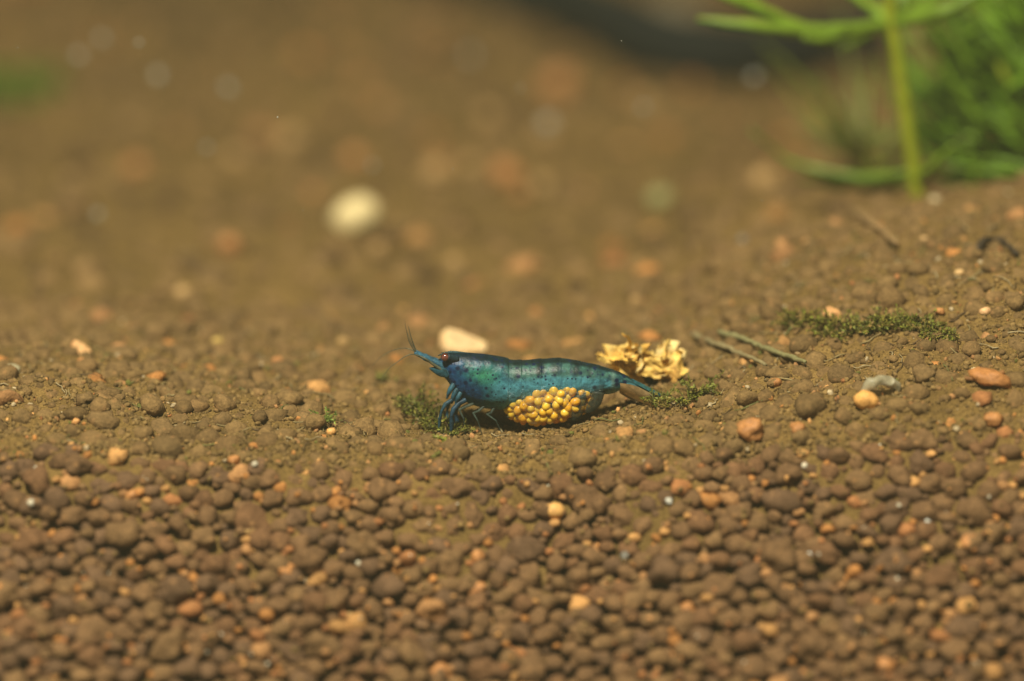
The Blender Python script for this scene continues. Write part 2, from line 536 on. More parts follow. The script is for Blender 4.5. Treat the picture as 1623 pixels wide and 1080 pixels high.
for i in range(NS):
    px, tp, bt, hw = q[i]
    seg = int(np.searchsorted(bounds, px))
    if seg == 0:
        fl = 0.025 * sstep(780, 806, px)
        t_end = 1
    else:
        t_end = (px - bounds[seg - 1]) / (bounds[min(seg, 7)] - bounds[seg - 1])
        fl = -0.008 + 0.026 * sstep(0.2, 1.0, t_end)
    zc, hh = (row2z(tp) + row2z(bt)) / 2, (row2z(tp) - row2z(bt)) / 2
    for k in range(NR):
        a = 2 * math.pi * k / NR
        ca, sa = math.cos(a), math.sin(a)      # ca=1 top
        e = 0.86
        cz = math.copysign(abs(ca) ** e, ca); cy = math.copysign(abs(sa) ** e, sa)
        # keel on the back, narrower under the belly
        wmod = 1.0 - 0.16 * max(0, ca) ** 2 - (0.25 if px < 806 else 0.12) * max(0, -ca) ** 2
        low = max(0.0, -ca)
        z = zc + hh * cz * (1 + fl)
        if seg >= 1 and px < 985:               # scalloped pleura edges
            z -= 0.55 * low ** 2 * math.sin(math.pi * min(1, max(0, t_end))) ** 0.7 * (1 if seg < 6 else .5)
        if px < 806:
            z += 0.0
        y = hw * cy * wmod * (1 + fl)
        V.append(((px - 811.5) * K, y, z))
        # ---- pigment
        h = (1 - cz) / 2                        # 0 back .. 1 belly
        n1, n2 = N1[i, k], N2[i, k]
        teal = (0.013, 0.085, 0.115); blue = (0.010, 0.050, 0.125); dark = (0.004, 0.012, 0.014)
        cyan = (0.075, 0.27, 0.34); green = (0.035, 0.21, 0.11); gteal = (0.045, 0.125, 0.105); navy = (0.008, 0.022, 0.075)
        ps = px + 9 * n1
        if ps < 808:
            c = mixc(blue, teal, sstep(-0.3, 0.5, n1 + (px - 745) / 90))
            c = mixc(c, green, 0.85 * math.exp(-((px - 766) / 24) ** 2 - ((h - 0.32) / 0.17) ** 2))
            c = mixc(c, cyan, 0.75 * sstep(765, 808, ps) * sstep(0.28, 0.46, h)); c = mixc(c, gteal, .8 * sstep(788, 808, ps) * sstep(0.42, 0.28, h))
            c = mixc(c, navy, 0.75 * sstep(0.15, 0.55, n2 + 0.25 - abs(h - 0.42) * 1.2) * sstep(790, 730, px))
            c = mixc(c, dark, 0.9 * sstep(0.15 + 0.05 * n1, 0.05, h))
            c = mixc(c, (0.10, 0.19, 0.20), 0.4 * sstep(0.85, 1.0, h))
        else:
            c = mixc(gteal, cyan, sstep(0.26, 0.48, h + 0.05 * n1))
            c = mixc(c, blue, 0.35 * sstep(0.1, 0.6, n2))
            bw = 4.4 + 3.2 * n2
            for bx, ba_ in ((824, .6), (858, 1.0), (884, .8), (917, .95), (938, .55)):
                c = mixc(c, dark, 0.95 * ba_ * math.exp(-((px - bx + 3 + 8 * (h - 0.1)) / (bw + 3.0 * (0.4 - h) / .4 + 1.0)) ** 2) * sstep(0.44, 0.22, h + .06 * n1))
            c = mixc(c, (0.008, 0.045, 0.06), 0.8 * sstep(930, 965, px) * sstep(-0.5, 0.2, n2 + n1))
            c = mixc(c, (0.10, 0.17, 0.15), 0.7 * math.exp(-((px - 972) / 4) ** 2))
            c = mixc(c, dark, 0.9 * sstep(0.10 + 0.03 * n1, 0.03, h))
            c = mixc(c, (0.16, 0.20, 0.17), 0.5 * sstep(0.75, 0.95, h))
        COL.append(c)
Fq = []
for i in range(NS - 1):
    for k in range(NR):
        k2 = (k + 1) % NR
        Fq.append((i * NR + k, i * NR + k2, (i + 1) * NR + k2, (i + 1) * NR + k))
Fq.append(tuple(range(NR))[::-1]); Fq.append(tuple((NS - 1) * NR + k for k in range(NR)))
M['shell'] = material('shrimp_shell', None, 0.38, 0.2, tint=True, noise=[(1.6, 0.62, 1.35), (5, 0.75, 1.2)],
                      spots=[(1.3, 0.40, (0.003, 0.012, 0.04), 0.2), (2.6, 0.30, (0.004, 0.012, 0.045), 0.12)], bump=(0.8, 0.6, 0.35), coat=0.0, sss=0.15, sss_r=0.4, base_r=0.06)
M['limb'] = material('shrimp_limb', None, 0.45, 0.2, tint=True, noise=[(2.2, 0.35, 1.7)], alpha=0.85)
M['thin_limb'] = material('shrimp_thin_limb', None, 0.45, 0.2, tint=True, noise=[(3.0, 0.4, 1.5)], alpha=0.6)
M['fan'] = material('shrimp_tail_fan', None, 0.25, 0.5, tint=True, noise=[(1.8, 0.6, 1.3)], coat=0.4, alpha=0.92)
M['egg'] = material('shrimp_egg', None, 0.38, 0.4, tint=True, noise=[(1.1, 0.8, 1.1)], coat=0.1, sss=0.5, sss_r=0.5)
M['eye'] = material('shrimp_eye', None, 0.15, 0.6, tint=True, coat=0.6, noise=[(3, 0.6, 1.4)])
body = link('body', mesh_np('body', np.array(V) - SB, Fq, M['shell'], True, np.array(COL)), shrimp)
# rostrum: short toothed keel over the eyes
ra = Acc()
rv, rf = tube([(*S(745, 563), .2), (*S(722, 559), .17), (*S(708, 559.5), .12), (*S(694, 564), .05)], 16, 8)
ra.add(rv, rf, (0.012, 0.05, 0.06))
for k in range(6):
    px = 703 + k * 5
    a = S(px, 560); b = S(px - 3, 557 + (0 if k else 2))
    tv, tf = tube([(*a, .1), (*b, .02)], 2, 5, False); ra.add(tv, tf, (0.012, 0.05, 0.06))
o = link('rostrum', ra.mesh('rostrum', M['limb']), shrimp); o.data.transform(Matrix.Translation(-Vector(SB) * U))

def part(name, acc, mat, parent=None):
    me = acc.mesh(name, mat)
    me.transform(Matrix.Translation(-Vector(SB) * U))
    return link(name, me, parent or shrimp)

for sgn in (-1, 1):
    a = Acc(); v, f = ICO3
    ce = S(705.5, 566.5, sgn * 1.25) if sgn < 0 else S(715, 563, 1.1)
    e_r = 0.45
    cols = np.where((v[:, 1] * sgn > 0.55)[:, None], (0.16, 0.05, 0.035), (0.05, 0.012, 0.008))
    a.add(v * (e_r, e_r, e_r) + ce, f); a.C.append(np.array(cols))
    ea = a
    a = Acc(); tv, tf = tube([(*S(726, 570, sgn * 0.9), .34), (*S(717 if sgn < 0 else 722, 568, sgn * 1.05), .36), (*(ce + (0.2, 0, 0)), .42)], 8, 10)
    a.add(tv, tf, (0.012, 0.03, 0.04)); es = part('eye_stalk', a, M['limb']); part('eye', ea, M['eye'], es)
    # antennule: three-jointed peduncle with two whips
    a = Acc(); y = sgn * 0.55; d = 0 if sgn < 0 else 5
    tv, tf = tube([(*S(712, 586, y), .46), (*S(700, 580 - d * .3, y), .42), (*S(686, 573 - d * .4, y), .36), (*S(684, 572 - d * .4, y), .29),
                   (*S(673, 567 - d * .4, y), .31), (*S(671, 566 - d * .4, y), .24), (*S(660, 560.5 - d * .4, y), .22), (*S(657, 559 - d * .4, y), .12)], 40, 10)
    a.add(tv, tf, (0.03, 0.10, 0.15))
    an_o = part('antennule', a, M['limb'])
    if sgn < 0:
        w1 = [(660, 560, .13), (653, 550, .115), (648, 540, .10), (645, 528, .05), (641, 506, .02)]
        w2 = [(660, 560, .13), (656, 548, .12), (652, 537, .08), (649, 526, .05), (646, 514, .02)]
    else:
        w1 = [(660, 559, .13), (655, 547, .11), (652, 538, .08), (650, 530, .05), (648, 520, .02)]
        w2 = [(661, 559, .13), (653, 548, .09), (649, 538, .06), (645, 528, .04), (640, 514, .02)]
    for wv in (w1, w2):
        tv, tf = tube([(*S(p0, p1 - d * .4, y + 0.3 * sgn * (i / 4.)), r * .5) for i, (p0, p1, r) in enumerate(wv)], 24, 6)
        a = Acc(); a.add(tv, tf, (0.07, 0.075, 0.05)); part('flagellum', a, M['limb'], an_o)
    # antenna: long whip
    a = Acc(); y = sgn * 1.0
    pth = [(705, 590, .3), (690, 580, .22), (672, 568, .14), (655, 562, .085), (643, 565, .07), (630, 574, .055), (617, 584, .04), (604, 602, .02)] if sgn < 0 else \
          [(705, 588, .3), (690, 578, .22), (672, 566, .14), (655, 556, .085), (640, 552, .06), (622, 556, .05), (604, 566, .035), (590, 580, .02)]
    tv, tf = tube([(*S(p0, p1, y * (1 + i * .25)), r * .75) for i, (p0, p1, r) in enumerate(pth)], 50, 6)
    a.add(tv, tf, (0.10, 0.10, 0.06)); part('antenna', a, M['limb'])
    # antennal scale: flat blade
    a = Acc(); tv, tf = tube([(*S(712, 594, sgn * 1.1), .38), (*S(700, 590, sgn * 1.15), .5), (*S(690, 586.5, sgn * 1.15), .36), (*S(681, 584, sgn * 1.1), .08)], 18, 12)
    mid = tv.mean(0); tv = tv * (1, .35, 1) + (0, mid[1] * .65, 0)
    a.add(tv, tf, (0.02, 0.075, 0.10)); part('antennal_scale', a, M['limb'])

LT, LB = (0.022, 0.075, 0.10), (0.012, 0.04, 0.07)
legs = [  # near-side paths in photograph pixels
    [(728, 628, .42), (717, 634, .36), (706, 641, .36), (700, 652, .22), (697, 664, .30), (695, 677, .08)],
    [(738, 634, .48), (727, 640, .44), (719, 649, .44), (715, 660, .28), (716, 672, .42), (714, 689, .09)],
    [(750, 640, .36), (738, 645, .30), (728, 650, .28), (735, 664, .17), (738, 679, .05)],
    [(768, 644, .34), (758, 652, .26), (750, 655, .24), (757, 667, .16), (764, 680, .05)],
    [(784, 646, .34), (778, 655, .24), (772, 657, .22), (786, 667, .15), (797, 677, .05)]]
for sgn in (-1, 1):
    for k, lp in enumerate(legs):
        a = Acc(); dx = 0 if sgn < 0 else 9 - 2 * k
        pts = [(*S(p0 + dx * (i / 3), p1 - (0 if sgn < 0 else 3), sgn * (1.0 + .28 * i if i < 4 else 1.7)), r) for i, (p0, p1, r) in enumerate(lp)]
        # ends on the soil
        e = pts[-1]; gz = float(ground_h(e[0], e[1])); pts[-1] = (e[0], e[1], min(e[2], gz + 0.1), e[3])
        pts = [(*e_[:3], e_[3] * (.62 if k < 2 else .5)) for e_ in pts]
        fine = []
        for e0, e1 in zip(pts[:-1], pts[1:]):
            for t_ in (0, .12, .5, .86): fine.append(tuple(np.array(e0) * (1 - t_) + np.array(e1) * t_))
        fine.append(pts[-1])
        tv, tf = tube(fine, 60, 8); a.add(tv, tf, mixc(LT, LB, 0.5 + 0.5 * math.sin(k * 2.1)) if k < 2 else (0.05, 0.075, 0.06))
        part('walking_leg', a, M['limb' if k < 2 else 'thin_limb'])
    # maxilliped and mouth fringe
    a = Acc()
    for k, (x0, y0, x1, y1) in enumerate([(722, 606, 708, 632), (726, 614, 716, 640), (732, 620, 722, 643)]):
        tv, tf = tube([(*S(x0, y0, sgn * 1.0), .3), (*S((x0 + x1) / 2 - 2, (y0 + y1) / 2, sgn * 1.35), .26), (*S(x1, y1, sgn * 1.2), .08)], 14, 7)
        a.add(tv, tf, (0.025, 0.085, 0.12))
    part('maxilliped', a, M['limb'])
    # swimmerets that hold the eggs
    for k, (x0, x1, y1, r) in enumerate([(822, 812, 658, .3), (846, 832, 668, .32), (876, 866, 671, .32), (918, 908, 662, .3), (945, 930, 650, .3)]):
        a = Acc()
        yo = sgn * (1.6 if k in (3, 4) else 1.0)
        tv, tf = tube([(*S(x0, 622, yo), .4), (*S((x0 + x1) / 2 + 3, (622 + y1) / 2 + 4, yo), .42), (*S(x1 + 4, y1, yo * .8), r), (*S(x1 - 4, y1 + 3, yo * .6), .08)], 20, 10)
        m_ = tv.mean(0); tv = (tv - m_) * (1.5, .6, 1) + m_
        a.add(tv, tf, (0.045, 0.055, 0.04)); part('swimmeret', a, M['thin_limb'])

# clear side plates hanging over the upper eggs, one per tail ring
M['plate'] = material('shrimp_side_plate', None, 0.16, 0.6, tint=True, noise=[(1.3, 0.5, 1.5)], bump=(0.9, 1.0, 0.9), coat=0.8, alpha=0.18)
for sgn in (-1, 1):
    for k, (x0, x1, dep) in enumerate([(804, 832, 16), (827, 866, 22), (858, 897, 20), (889, 929, 24), (921, 956, 18)]):
        nu, nv = 22, 14; V_, C_ = [], []
        for j in range(nv):
            v_ = j / (nv - 1)
            for i in range(nu):
                u_ = i / (nu - 1)
                px = x0 + (x1 - x0) * u_
                edge = math.sin(math.pi * (0.06 + 0.88 * u_)) ** 0.6
                bot_r = np.interp(px, [804, 815, 840, 868, 900, 930, 958], [640, 656, 665, 667, 658, 645, 627])
                row = 604 + v_ * (bot_r - 604) * (0.62 + 0.38 * edge)
                hw = np.interp(px, q[:, 0], q[:, 3])
                y = sgn * (hw * (0.93 + 0.10 * edge + 0.12 * math.sin(math.pi * min(1, v_ * 1.1))) + 0.03 - hw * 0.42 * max(0, v_ - .45) ** 1.5)
                V_.append((*((px - 811.5) * K,), y, row2z(row)))
                C_.append(mixc(mixc((0.06, 0.24, 0.30), (0.20, 0.22, 0.16), v_), (0.07, 0.12, 0.13), sstep(915, 945, px)))
        i_ = np.arange(nu * nv).reshape(nv, nu)
        F_ = np.stack([i_[:-1, :-1], i_[:-1, 1:], i_[1:, 1:], i_[1:, :-1]], -1).reshape(-1, 4)
        a = Acc(); a.add(np.array(V_), F_); a.C.append(np.array(C_)); part('side_plate', a, M['plate'])

# tail fan: telson and two pairs of uropods
def blade(path, wid, thick, col, tip, n=24, m=9):
    c = smooth_path(path, n); V_, F_, C_ = [], [], []
    for i in range(n):
        t = i / (n - 1)
        ww = wid * (0.45 + 0.75 * math.sin(math.pi * min(1, t * 0.62 + .12))) * (1 if t < .85 else math.sqrt(max(0.02, 1 - ((t - .85) / .15) ** 2)))
        for s in (1, -1):
            for k in range(m):
                w_ = -1 + 2 * k / (m - 1)
                V_.append(c[i, :3] + np.array(c[i, 3:6]) * ww * w_ + np.cross((1, 0, -.4), c[i, 3:6]) * thick * s * (1 - w_ * w_ + .05))
                C_.append(mixc(col, tip, t))
    for i in range(n - 1):
        for s in (0, 1):
            for k in range(m - 1):
                a0 = (i * 2 + s) * m + k; b0 = ((i + 1) * 2 + s) * m + k
                F_.append((a0, a0 + 1, b0 + 1, b0) if s else (a0, b0, b0 + 1, a0 + 1))
    a = Acc(); a.add(np.array(V_), F_); a.C.append(np.array(C_)); return a
part('telson', blade([(*S(1000, 603.5), 0, 1, 0), (*S(1020, 613.5), 0, 1, 0), (*S(1047, 628), 0, 1, 0)], .48, .22, (.012, .07, .09), (.03, .09, .075)), M['shell'])
for sgn in (-1, 1):
    dy = sgn
    part('uropod', blade([(*S(982, 614, dy * .5), 0, .55, .85 * dy), (*S(1008, 623, dy * 1.1), 0, .55, .85 * dy), (*S(1041, 639, dy * 1.7), 0, .55, .85 * dy)], .85, .12,
                         (.50, .32, .14), (.56, .42, .22)), M['fan'])
    part('uropod', blade([(*S(982, 611, dy * .4), 0, .8, .6 * dy), (*S(1010, 618, dy * .9), 0, .8, .6 * dy), (*S(1047, 634, dy * 1.3), 0, .8, .6 * dy)], .6, .10,
                         (.34, .22, .10), (.16, .20, .12)), M['fan'])

# eggs: each a part
egg_me = []
for k, c in enumerate([(0.86, 0.48, 0.035), (0.82, 0.41, 0.025), (0.88, 0.56, 0.06), (0.76, 0.30, 0.02)]):
    v, f = ICO2
    egg_me.append(mesh_np('egg', v, f, M['egg'], True, np.tile(c, (len(v), 1))))
placed = []
tries = 0
while tries < 16000 and len(placed) < 230:
    tries += 1
    u_ = rng.uniform(-1, 1); th = rng.uniform(0, 2 * math.pi)
    px = 873 + 70 * u_
    prof = math.sqrt(max(0, 1 - abs(u_) ** 2.4))
    cyr = 633 - 8 * u_
    ry = (36 - 5 * max(0, u_)) * prof; rw = 1.86 * prof
    sh = 1.0 if tries % 3 else rng.uniform(.7, 1)
    c = S(px, cyr, 0) + np.array([0, math.copysign(abs(math.cos(th)) ** .62, math.cos(th)) * rw * sh, -math.sin(th) * ry * K * sh * 0.92])
    r = rng.uniform(0.42, 0.53)
    if math.sin(th) < -0.85: continue
    if all(np.sum((c - b) ** 2) > (0.63 * (r + rb)) ** 2 for b, rb in placed):
        placed.append((c, r))
        low = c[2] < row2z(655)
        o = bpy.data.objects.new('egg', egg_me[3 if (low and rng.random() < .35) else int(rng.integers(3))])
        C.objects.link(o); o.parent = shrimp
        o.location = Vector(c - SB) * U; o.scale = (r * rng.uniform(1.05, 1.35), r, r * rng.uniform(.9, 1.05))
        o.rotation_euler = (rng.uniform(0, 3), rng.uniform(0, 3), rng.uniform(0, 3))

# ------------------------------------------------------------------ pebbles and flakes lying on the soil
def pebble(name, px, py, wpx, col, label, cat='pebble', group=None, flat=0.8, seed=0, asp=1.0, lump=0.16, y=None, sink=0.3):
    rs = np.random.default_rng(500 + seed)
    g = G(px, py)
    s = np.linalg.norm(g - CAM) / DIST
    r = wpx * K * s / 2
    v, f = ICO3
    d = 1 + lump * (vnoise(v * 1.4 + seed * 3.1, 21) + .5 * vnoise(v * 3.3 + seed, 22) + .3 * vnoise(v * 7 + seed, 23))
    v = v * d[:, None] * (1, 0.85, flat * asp)
    a = rs.uniform(-.5, .5)
    v = v @ np.array([[math.cos(a), 0, math.sin(a)], [0, 1, 0], [-math.sin(a), 0, math.cos(a)]]) * r
    zz = float(ground_h(g[0], g[1]))
    cols = np.tile(np.asarray(col, dtype=float), (len(v), 1)) * (1 + .25 * vnoise(v * 2.0 / r, 31))[:, None]
    o = link(name, mesh_np(name, v, f, M['stone'], True, cols), None, (g[0], g[1] , zz + r * flat * asp * (1 - 2 * sink) * 0.9))
    return tag(o, label, cat, group)

CREAM, TAN, ORG = (0.80, 0.66, 0.34), (0.42, 0.265, 0.10), (0.46, 0.21, 0.068)
pebble('pebble', 563, 366, 80, CREAM, 'large cream white pebble lying on the soil far behind the shrimp', seed=1, flat=.78, lump=.08, sink=0.12)
pebble('pebble', 1140, 430, 30, (0.80, 0.68, 0.45), 'small cream pebble on the slope between plant and yellow lump', seed=2)
pebble('pebble', 879, 812, 33, (0.75, 0.42, 0.13), 'round pale orange pebble on the bank below the shrimp', seed=3, sink=-.3, lump=.1)
pebble('pebble', 1373, 646, 42, (0.80, 0.42, 0.12), 'glossy golden orange pebble beside the pale curved shell', seed=4, sink=.2)
pebble('pebble', 1212, 300, 46, TAN, 'round tan pebble in front of the low plant leaves', seed=5, flat=.9, sink=.15)
pebble('pebble', 1320, 506, 36, (0.62, 0.33, 0.13), 'rough orange pebble behind the long strip of moss', seed=6, lump=.3)
pebble('pebble', 1568, 604, 62, (0.46, 0.20, 0.06), 'orange brown flat fragment at the foot of the right rise', seed=7, flat=.45, lump=.3)
def cname(c): return 'tan' if c == TAN else 'orange' if c == ORG else 'olive grey' if c[0] - c[1] < .05 or c[2] > .15 and c[0] < .5 else 'cream' if c[1] > .45 else 'pale orange'
pebble('stone', 1065, 62, 120, (0.20, 0.16, 0.09), 'large grey brown blurred stone lying behind the dark hose', 'stone', seed=9, flat=.75, sink=.1)
BGP = [(375, 262, 38, TAN), (462, 236, 46, TAN), (215, 274, 36, ORG), (562, 258, 34, ORG), (690, 287, 46, TAN), (805, 287, 48, ORG),
       (885, 150, 56, ORG), (865, 225, 40, TAN), (775, 192, 34, TAN), (745, 270, 30, TAN), (1020, 172, 36, TAN), (363, 396, 34, ORG), (860, 302, 32, TAN),
       (110, 300, 34, TAN), (1045, 325, 40, (.30, .30, .12))]
for k, (a, b, c, col) in enumerate(BGP):
    pebble('pebble', a, b, c, col, 'small %s pebble on the blurred soil far behind the shrimp' % cname(col), group='%s pebbles far behind the shrimp' % cname(col), seed=40 + k, flat=.85, sink=.2)
MIDP = [(545, 548, 22, TAN), (290, 470, 30, TAN), (345, 545, 20, (.6, .42, .12)), (300, 420, 30, (.42, .34, .18)), (842, 463, 24, TAN), (850, 500, 20, ORG), (1230, 610, 20, ORG),
        (440, 575, 18, ORG), (120, 672, 14, (.6, .3, .1)), (525, 688, 16, (.7, .38, .12)), (130, 575, 14, ORG), (1465, 384, 14, (.7, .45, .2)), (1490, 497, 16, ORG), (1562, 497, 18, (.7, .42, .2)),
        (1545, 590, 13, (.8, .68, .4)), (1265, 562, 14, (.7, .5, .25)), (1480, 322, 20, (.6, .5, .3)), (1595, 310, 14, (.6, .5, .3)), (1520, 436, 16, (.65, .42, .18)), (20, 590, 24, (.4, .36, .22)), (1010, 480, 22, TAN), (600, 400, 30, TAN), (720, 420, 28, TAN)]
for k, (a, b, c, col) in enumerate(MIDP):
    pebble('pebble', a, b, c, col, 'tiny %s pebble on the dusty soil around the shrimp' % cname(col), group='tiny %s pebbles on the dusty soil' % cname(col), seed=80 + k)
FRO = [(757, 932, 30, ORG), (757, 888, 24, ORG), (18, 990, 40, ORG), (1083, 1022, 34, ORG), (1090, 950, 28, ORG), (455, 905, 30, ORG), (560, 960, 28, TAN), (1190, 695, 40, ORG), (1237, 790, 24, ORG), (398, 836, 26, TAN),
       (1327, 1028, 30, ORG), (1375, 1012, 26, ORG), (1400, 1040, 44, ORG), (1575, 675, 30, ORG), (875, 905, 22, TAN), (210, 790, 22, ORG), (372, 737, 20, ORG), (1180, 812, 20, TAN), (1540, 860, 30, ORG), (610, 790, 22, TAN), (700, 1052, 40, ORG), (445, 1030, 24, ORG), (1265, 690, 26, ORG)]
for k, (a, b, c, col) in enumerate(FRO):
    pebble('pebble', a, b, c, col, 'rough %s pebble wedged among the brown grains of the front bank' % cname(col), group='%s pebbles in the front bank' % cname(col), seed=120 + k, sink=.05, lump=.35)
WH = [(160, 903, 16), (1285, 872, 24), (1222, 1018, 13), (1470, 828, 12), (995, 1005, 10), (680, 982, 11), (1060, 806, 13)]
for k, (a, b, c) in enumerate(WH):
    pebble('shell_fragment', a, b, c, (.62, .62, .55), 'tiny white shell fragment among the brown grains of the front bank', 'shell fragment', 'white fragments in the front bank', seed=160 + k, sink=-.45, lump=.3)

def sheet(cx, nu, nv, su, sv, rs, amp, col, jitter=.2):
    u_, v_ = np.meshgrid(np.linspace(-1, 1, nu), np.linspace(-1, 1, nv))
    edge = 1 + .25 * vnoise(np.stack([u_ * 2 + rs.uniform(0, 90), v_ * 2, u_ * 0], -1), 3)
    p = np.stack([u_ * su * edge, v_ * sv * edge, 0 * u_], -1)
    o_ = rs.uniform(0, 90)
    for ax in range(3):
        p[..., ax] += amp * (fbm(np.stack([u_ * 2.0 + o_, v_ * 1.6 + ax * 9, u_ * 0], -1), 4, 40 + ax)) * (1 if ax == 2 else .4)
    bend = rs.uniform(-1.2, 1.2)
    p[..., 2] += bend * su * .5 * u_ ** 2
    p = p.reshape(-1, 3) @ rotm(rs).T + cx
    i_ = np.arange(nu * nv).reshape(nv, nu)
    F_ = np.stack([i_[:-1, :-1], i_[:-1, 1:], i_[1:, 1:], i_[1:, :-1]], -1).reshape(-1, 4)
    c = np.asarray(col) * (1 + jitter * fbm(p * 1.2, 2, 50))[:, None]
    return p, F_, np.clip(c, 0, 1)

# crumpled yellow lump behind the tail
g = G(1020, 612); rs = np.random.default_rng(3)
lump = empty('food_lump', (g[0], g[1], ground_h(g[0], g[1])))
tag(lump, 'crumpled golden yellow fibrous food lump behind the shrimp tail', 'food')
base = np.array([g[0], g[1], float(ground_h(g[0], g[1]))])
for k in range(24):
    t = rs.uniform(-1, 1); hgt = 1 - .45 * abs(t + .15)
    c = np.array([t * 3.7, rs.uniform(-1.4, 1.4), 0.4 + 4.3 * hgt * rs.random()])
    col = [(0.80, 0.55, 0.15), (0.78, 0.47, 0.09), (0.82, 0.62, 0.25), (0.78, 0.50, 0.12), (0.58, 0.33, 0.08)][k % 5]
    p, F_, cc_ = sheet(c, 24, 14, rs.uniform(1.3, 2.6), rs.uniform(.5, 1.2), rs, .38, col, .3)
    link('flake', mesh_np('flake', p, F_, M['flake'], True, cc_), lump)

# cream flake behind the head, tan flake at left
def chip(name, px, py, outline, th, col, label, cat, seed, lean=0.5):
    """angular broken flake: outline (mm, seen from the front), leaning back on the soil"""
    g = G(px, py); rs = np.random.default_rng(seed)
    bm = bmesh.new()
    for (x_, z_) in outline:
        for s_ in (-1, 1):
            bm.verts.new((x_ + rs.normal() * .08, s_ * th * rs.uniform(.7, 1.1), z_ + rs.normal() * .08))
    bmesh.ops.convex_hull(bm, input=bm.verts)
    bmesh.ops.bevel(bm, geom=bm.edges[:], offset=.1, segments=2, affect='EDGES')
    bmesh.ops.triangulate(bm, faces=bm.faces)
    bmesh.ops.subdivide_edges(bm, edges=bm.edges[:], cuts=2, use_grid_fill=True)
    v = np.array([x.co[:] for x in bm.verts]); f = [[x.index for x in fc.verts] for fc in bm.faces]
    bm.verts.index_update(); f = [[x.index for x in fc.verts] for fc in bm.faces]; bm.free()
    v = v + .10 * np.stack([fbm(v * 1.6 + 5 * k + seed, 3, 60) for k in range(3)], -1)
    v = v @ np.array(Matrix.Rotation(-lean, 3, 'X')).T
    z = float(surf_h(g[0], g[1]))
    c1 = np.asarray(col[0]); c2 = np.asarray(col[1])
    t = sstep(-.55, -.95, v[:, 0] / np.abs(v[:, 0]).max() + .2 * fbm(v, 2, 62))[:, None]
    cols = (c1 * (1 - t) + c2 * t) * (1 + .2 * fbm(v * 1.1, 2, 61))[:, None]
    o = link(name, mesh_np(name, v, f, M['stone'], False, np.clip(cols, 0, 1)), None, (g[0], g[1], z - v[:, 2].min() - .25))
    return tag(o, label, cat)
chip('food_flake', 735, 562, [(-2.6, .6), (-2.4, 1.9), (-1.6, 2.5), (-.2, 2.2), (1.4, 1.4), (2.6, .9), (2.5, -.1), (0, -.3), (-1.8, -.2)], .5,
     ((0.76, 0.54, 0.27), (0.60, 0.30, 0.08)), 'cream coloured food flake lying behind the shrimp head', 'food flake', 5)
chip('food_flake', 128, 562, [(-1.1, .6), (-.8, 1.3), (.1, .9), (1.2, 0), (.9, -.5), (-.2, -.3)], .35,
     ((0.70, 0.40, 0.16), (0.62, 0.30, 0.10)), 'pale orange food flake on the soil at the left rise', 'food flake', 6)
# pale curved shell at the foot of the rise
g = G(1400, 628); z0 = float(ground_h(g[0], g[1]))
a = Acc()
ring = []
for i in range(15):
    t = i / 14
    an = math.radians(170 - 165 * t)
    ring.append((g[0] - .2 + 1.9 * math.cos(an), g[1] + .5 * math.cos(an * 1.3), z0 + 0.1 + 1.6 * math.sin(an), .10 + .5 * math.sin(math.pi * min(1, t * .75 + .16))))
tv, tf = tube(ring, 60, 14)
tv = tv + .28 * np.stack([vnoise(tv * 1.3, 91), vnoise(tv * 1.3, 92), vnoise(tv * 1.3, 93)], -1)
a.add(tv, tf, (.46, .42, .28))
M['shell_piece'] = material('shell_piece', None, .4, .4, tint=True, noise=[(1.5, .6, 1.2)], alpha=.6)
o = link('curved_shell', a.mesh('curved_shell', M['shell_piece']))
tag(o, 'pale curved crescent shell piece on the soil right of the moss', 'shell')

# sticks and twigs
def stick(name, pts, r0, r1, col, label, cat='stick', seed=0, lift=.7):
    q_ = []
    n = len(pts)
    for i, (a_, b_) in enumerate(pts):
        g_ = G(a_, b_); t = i / (n - 1)
        q_.append((g_[0], g_[1], float(surf_h(g_[0], g_[1])) + lift + .15 * math.sin(i * 2 + seed), r0 * (1 - t) + r1 * t))
    tv_, tf_ = tube(q_, 44, 9)
    tv_ = tv_ + .13 * np.stack([vnoise(tv_ * 1.5, 70), vnoise(tv_ * 1.5, 71), vnoise(tv_ * 1.5, 72)], -1)
    a_ = Acc(); a_.add(tv_, tf_, col)
    return tag(link(name, a_.mesh(name, M['stick'])), label, cat)
stick('plant_stem_piece', [(1140, 540), (1180, 549), (1225, 566), (1278, 588)], .33, .22, (.22, .20, .085), 'longer pale green stem piece lying right of the yellow lump', 'stem piece', 1)
stick('plant_stem_piece', [(1100, 545), (1135, 556), (1170, 570), (1213, 592)], .33, .22, (.25, .20, .095), 'shorter pale tan stem piece lying right of the yellow lump', 'stem piece', 2)
stick('twig', [(1350, 342), (1375, 358), (1395, 375), (1420, 398)], .38, .28, (.30, .19, .08), 'thin tan twig on the slope below the green plant', 'twig', 3)
stick('twig', [(1548, 404), (1562, 390), (1585, 394), (1612, 412)], .40, .25, (.05, .035, .02), 'dark bent twig high on the right slope', 'twig', 4)
stick('twig', [(1590, 600), (1560, 612), (1530, 612)], .3, .2, (.22, .10, .03), 'thin orange brown twig at the foot of the right rise', 'twig', 5)

